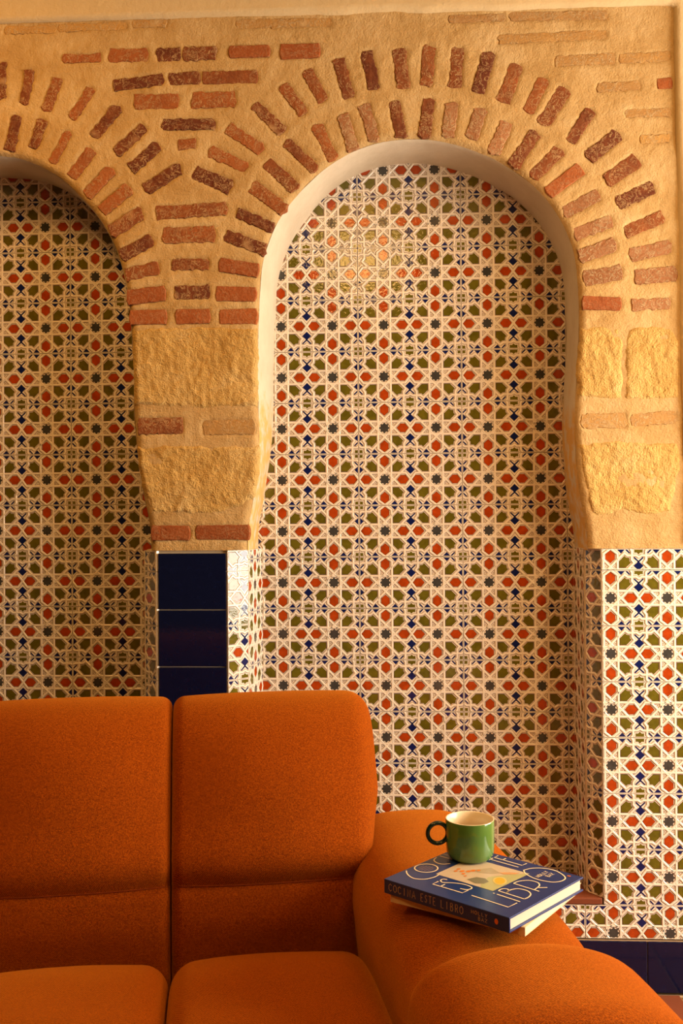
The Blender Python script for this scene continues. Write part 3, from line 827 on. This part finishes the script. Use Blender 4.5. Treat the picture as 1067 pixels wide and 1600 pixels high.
mm = lambda L: [(x/1000, y/1000) for x, y in L]
M['cover'] = mat('navy_cover', (0.007, 0.026, 0.135), 0.32, 0.5)
M['paper'] = mat('cream_paper', (0.80, 0.70, 0.55), 0.8, 0.2)
nb = NB(M['paper']); wv = nb.add('ShaderNodeTexWave'); wv.bands_direction = 'Z'; wv.inputs['Scale'].default_value = 260; wv.inputs['Distortion'].default_value = 0.4
nb.l.new(nb.co(), wv.inputs['Vector']); nb.color(nb.ramp(wv.outputs['Fac'], [(0.0, (0.48, 0.40, 0.30)), (0.5, (0.64, 0.56, 0.45))]))
M['ink'] = mat('cream_print', (0.78, 0.66, 0.47), 0.5, 0.4)
M['spine_ink'] = mat('bronze_print', (0.42, 0.27, 0.16), 0.5, 0.4)
M['orange_ink'] = mat('orange_print', (0.62, 0.13, 0.02), 0.5)
BW, BH, BTK = 0.212, 0.232, 0.022
BROT = math.radians(50.8)
book = empty('cookbook', (0.159, -1.102, ZARM+0.0132), BROT)
tag(book, 'navy hardback cookbook with cream lettering lying under the green mug', 'book')
boxes('front_cover', [(0.0, BW, 0.0, BH, BTK-0.0026, BTK)], M['cover'], book, 0.0007)
boxes('back_cover', [(0.0, BW, 0.0, BH, 0.0, 0.0026)], M['cover'], book, 0.0007)
boxes('spine', [(-0.0012, 0.0016, 0.0, BH, 0.0, BTK)], M['cover'], book, 0.0007)
boxes('page_block', [(0.0018, BW-0.004, 0.0035, BH-0.0035, 0.0026, BTK-0.0026)], M['paper'], book)
zt_ = BTK+0.0002
# photograph printed on the cover
V = [(x, y, zt_) for x, y in mm([(69,183),(68,74),(168,71),(168,183)])]
mesh_obj('cover_photo', V, [(0, 1, 2, 3)], mat('photo_beige', (0.46, 0.38, 0.28), 0.45), book)
def patch(nm, pts, col, dz):
    pp = pts if area2(pts) > 0 else pts[::-1]
    mesh_obj(nm, [(x, y, zt_+dz) for x, y in pp], [tuple(range(len(pp)))], mat(nm, col, 0.45), book)
patch('photo_table', mm([(68,74),(168,71),(140,96),(112,112),(80,104),(68,96)]), (0.36, 0.36, 0.17), 0.0001)
patch('photo_sleeve', mm([(82,132),(100,126),(104,112),(96,100),(84,101),(76,112)]), (0.16, 0.15, 0.10), 0.0002)
patch('photo_sleeve', mm([(120,150),(150,132),(140,108),(128,116),(118,136)]), (0.34, 0.28, 0.19), 0.0002)
patch('photo_hand', mm([(140,110),(152,98),(160,84),(150,86),(138,100)]), (0.52, 0.27, 0.12), 0.00025)
patch('photo_plate', ell(0.110, 0.089, 0.011, 0.017, rot=-1.0), (0.55, 0.46, 0.16), 0.0003)
patch('photo_pasta', ell(0.110, 0.089, 0.008, 0.014, rot=-1.0), (0.62, 0.36, 0.03), 0.0004)
for (x, y, r) in ((100,166,4),(106,158,5),(112,150,5),(98,150,4),(120,146,5),(126,140,4),(92,142,3),(110,168,4)):
    patch('photo_food', ell(x/1000, y/1000, r/1000, r/1400, n=10), (0.58, 0.17, 0.02), 0.00035)
# lettering of the cover
V = []; F = []; LW = 0.00105
def sp(L, k=5): return smooth_poly(mm(L), k)
strip(sp([(49,227),(41,220),(33,208),(30,195),(38,182),(55,176),(70,177)]), LW, V, F, zt_+0.0003)
strip(ell(0.079, 0.210, 0.0195, 0.0185)[:-1], LW, V, F, zt_+0.0003, True)
strip(sp([(131,228),(117,223),(110,211),(112,200),(122,193)]), LW, V, F, zt_+0.0003)
strip(mm([(140,228),(140,195)]), LW, V, F, zt_+0.0003); strip(mm([(150,195),(150,228),(168,195),(168,228)]), LW, V, F, zt_+0.0003)
strip(mm([(176,195),(188,228),(200,195)]), LW, V, F, zt_+0.0003)
strip(mm([(45,160),(30,160),(31,104),(46,104)]), LW, V, F, zt_+0.0003); strip(mm([(30,145),(42,145)]), LW, V, F, zt_+0.0003)
strip(sp([(60,154),(58,160),(51,160),(46,152),(55,139),(61,124),(60,109),(54,104),(46,107),(43,117)]), LW, V, F, zt_+0.0003)
strip(mm([(182,155),(181,100)]), LW, V, F, zt_+0.0003); strip(mm([(174,155),(190,155)]), LW, V, F, zt_+0.0003)
strip(mm([(206,155),(194,155),(192,100),(205,99)]), LW, V, F, zt_+0.0003); strip(mm([(193,138),(203,138)]), LW, V, F, zt_+0.0003)
strip(mm([(32,88),(30,22),(52,21)]), LW, V, F, zt_+0.0003)
strip(mm([(61,62),(59,20)]), LW, V, F, zt_+0.0003); strip(ell(0.061, 0.0675, 0.0007, 0.0007, n=8)[:-1], 0.0007, V, F, zt_+0.0003, True)
strip(mm([(74,68),(72,21)]), LW, V, F, zt_+0.0003)
strip(sp([(74,68),(84,68),(89,62),(84,56),(74,54)]), LW, V, F, zt_+0.0003)
strip(sp([(74,54),(88,56),(101,50),(103,35),(95,24),(82,20),(72,21)]), LW, V, F, zt_+0.0003)
strip(mm([(115,67),(113,20)]), LW, V, F, zt_+0.0003)
strip(sp([(115,67),(128,66),(142,56),(143,41),(133,32),(114,29)]), LW, V, F, zt_+0.0003)
strip(mm([(124,30),(135,19)]), LW, V, F, zt_+0.0003)
strip(sp([(175,86),(191,81),(204,66),(206,44),(192,21),(176,16),(161,23),(155,40),(156,58),(164,76),(175,86)])[:-1], LW, V, F, zt_+0.0003, True)
mesh_obj('title_lettering', V, F, M['ink'], book)
# small stroke alphabet for the author's name, the spine and the round note
G = {'C': [[(.85,.8),(.5,1),(.12,.75),(.12,.25),(.5,0),(.85,.2)]], 'O': [[(.5,1),(.1,.75),(.1,.25),(.5,0),(.9,.25),(.9,.75),(.5,1)]], 'I': [[(.5,0),(.5,1)]], 'N': [[(.15,0),(.15,1),(.85,0),(.85,1)]], 'A': [[(.05,0),(.5,1),(.95,0)],[(.2,.35),(.8,.35)]],
 'E': [[(.85,1),(.2,1),(.2,0),(.85,0)],[(.2,.5),(.7,.5)]], 'S': [[(.85,.85),(.5,1),(.2,.75),(.75,.3),(.5,0),(.15,.15)]], 'T': [[(.05,1),(.95,1)],[(.5,1),(.5,0)]], 'L': [[(.2,1),(.2,0),(.85,0)]], 'B': [[(.2,0),(.2,1),(.6,1),(.75,.78),(.6,.55),(.2,.55)],[(.6,.55),(.85,.3),(.65,0),(.2,0)]], 'R': [[(.2,0),(.2,1),(.65,1),(.8,.75),(.65,.5),(.2,.5)],[(.5,.5),(.85,0)]],
 'M': [[(.1,0),(.1,1),(.5,.3),(.9,1),(.9,0)]], 'Y': [[(.1,1),(.5,.5),(.9,1)],[(.5,.5),(.5,0)]], 'Z': [[(.1,1),(.9,1),(.1,0),(.9,0)]], ' ': []}
def write(txt, org, ux, uy, cw, h, sw):
    V = []; F = []
    for k, ch in enumerate(txt):
        for st in G[ch]:
            flat = [(org[0], org[1])]
            V2 = []; F2 = []; strip([((k+px*0.78)*cw, py*h) for px, py in st], sw, V2, F2, 0)
            b = len(V); V += [Vector(org)+Vector(ux)*v[0]+Vector(uy)*v[1] for v in V2]; F += [tuple(b+i for i in f) for f in F2]
    return V, F
def text_part(nm, parts, mt):
    V = []; F = []
    for a in parts:
        v, f = write(*a); b = len(V); V += v; F += [tuple(b+i for i in q) for q in f]
    return mesh_obj(nm, V, F, mt, book)
text_part('author_lettering', [('MOLLY', (0.163, 0.051, zt_+0.0003), (1, 0, 0), (0, 1, 0), 0.0066, 0.0075, 0.0006), ('BAZ', (0.175, 0.040, zt_+0.0003), (1, 0, 0), (0, 1, 0), 0.0066, 0.0075, 0.0006)], M['ink'])
text_part('spine_lettering', [('COCINA', (-0.0014, 0.223, 0.0055), (0, -1, 0), (0, 0, 1), 0.0115, 0.0115, 0.0007), ('ESTE', (-0.0014, 0.147, 0.0055), (0, -1, 0), (0, 0, 1), 0.0105, 0.0115, 0.0007), ('LIBRO', (-0.0014, 0.100, 0.0055), (0, -1, 0), (0, 0, 1), 0.0098, 0.0115, 0.0007),
    ('MOLLY', (-0.0014, 0.066, 0.0112), (0, -1, 0), (0, 0, 1), 0.0060, 0.0055, 0.0005), ('BAZ', (-0.0014, 0.054, 0.0035), (0, -1, 0), (0, 0, 1), 0.0060, 0.0055, 0.0005)] if False else
   [('COCINA', (-0.0014, 0.223, 0.0055), (0, -1, 0), (0, 0, 1), 0.0093, 0.0115, 0.0006), ('ESTE', (-0.0014, 0.160, 0.0055), (0, -1, 0), (0, 0, 1), 0.0078, 0.0115, 0.0006), ('LIBRO', (-0.0014, 0.122, 0.0055), (0, -1, 0), (0, 0, 1), 0.0088, 0.0115, 0.0006),
    ('MOLLY', (-0.0014, 0.066, 0.0118), (0, -1, 0), (0, 0, 1), 0.0060, 0.0050, 0.0005), ('BAZ', (-0.0014, 0.054, 0.0045), (0, -1, 0), (0, 0, 1), 0.0060, 0.0050, 0.0005)], M['spine_ink'])
V = []; F = []
for k, (a, b) in enumerate(((-8,8),(-12,11),(-13,13),(-12,12),(-8,9))):
    y = 0.210+(2-k)*0.0048; x = 0.079
    q = a
    while q < b-2: strip([(x+q/1000, y), (x+(q+2.1)/1000, y)], 0.0005, V, F, zt_+0.0003); q += 3
mesh_obj('note_lettering', V, F, M['spine_ink'], book)
V = [(x, y, zt_+0.0003) for x, y in ell(0.200, 0.0185, 0.0022, 0.0032, n=14)[:-1]]; n = len(V)
V2 = [(-0.0014, 0.022+0.0032*math.cos(2*math.pi*i/14), 0.011+0.0042*math.sin(2*math.pi*i/14)) for i in range(14)]
mesh_obj('publisher_mark', V, [tuple(range(n))], M['orange_ink'], book)
mesh_obj('publisher_mark', V2, [tuple(range(13, -1, -1))], M['orange_ink'], book)

ub = empty('paperback', (0.1363+0.006, -0.9445+0.014, ZARM), BROT+math.radians(7.0))
tag(ub, 'thin cream paperback lying under the navy cookbook on the sofa arm', 'book')
boxes('page_block', [(-0.103, 0.103, -0.114, 0.114, 0.0012, 0.0118)], M['paper'], ub)
M['creamcover'] = mat('cream_cover', (0.72, 0.56, 0.34), 0.6, 0.3)
boxes('front_cover', [(-0.105, 0.105, -0.115, 0.115, 0.0118, 0.0130)], M['creamcover'], ub, 0.0003)
boxes('back_cover', [(-0.105, 0.105, -0.115, 0.115, 0.0, 0.0012)], M['creamcover'], ub, 0.0003)
boxes('spine', [(-0.1062, -0.103, -0.115, 0.115, 0.0, 0.0130)], M['creamcover'], ub, 0.0003)

# ------------------------------------------------------------------ mug
mug = empty('mug', (0.121, -0.856, ZARM+0.0132+BTK+0.0004), 0)
tag(mug, 'glossy green mug with dark ring handle standing on the navy cookbook', 'mug')
M['green'] = mat('green_enamel', (0.085, 0.185, 0.034), 0.12, 0.5, coat=0.5)
M['inner'] = mat('cream_enamel', (0.78, 0.68, 0.50), 0.2, 0.5)
M['handle'] = mat('dark_green_enamel', (0.006, 0.022, 0.014), 0.12, 0.5)
MR, MH = 0.0408, 0.066
V, F = lathe([(0.0, 0.0), (0.030, 0.0), (0.0335, 0.0015), (0.0375, 0.006), (0.0397, 0.013), (0.0405, 0.026), (MR, 0.045), (MR, MH-0.0012), (MR-0.0005, MH)], 64)
mesh_obj('body', V, F, M['green'], mug, smooth=True)
V, F = lathe([(MR-0.0005, MH), (MR-0.0016, MH+0.0004), (MR-0.0030, MH-0.0008), (MR-0.0033, 0.045), (0.0365, 0.014), (0.0, 0.006)], 64)
mesh_obj('lining', V, F, M['inner'], mug, smooth=True)
V, F = lathe([(0.0, 0.040), (0.036, 0.040), (0.0376, 0.0405)], 48)
cf = mat('coffee', (0.13, 0.045, 0.012), 0.25, 0.5); nb = NB(cf); nb.color(nb.ramp(nb.noise(nb.co(), 70, 3), [(0.4, (0.10, 0.032, 0.008)), (0.65, (0.34, 0.17, 0.06))]))
mesh_obj('coffee', V, F, cf, mug, smooth=True)
V = []; F = []; n1, n2 = 48, 12; HRr = 0.0168
ha = math.radians(188)
for i in range(n1):
    a = 2*math.pi*i/n1
    for k in range(n2):
        b = 2*math.pi*k/n2; rr = HRr+0.0036*math.cos(b); lx = MR+HRr-0.003+rr*math.cos(a); lz = 0.043+rr*math.sin(a); ly = 0.0042*math.sin(b)
        V.append((lx*math.cos(ha)-ly*math.sin(ha), lx*math.sin(ha)+ly*math.cos(ha), lz))
for i in range(n1):
    for k in range(n2): F.append((i*n2+k, ((i+1) % n1)*n2+k, ((i+1) % n1)*n2+(k+1) % n2, i*n2+(k+1) % n2))
mesh_obj('handle', V, F, M['handle'], mug, smooth=True)
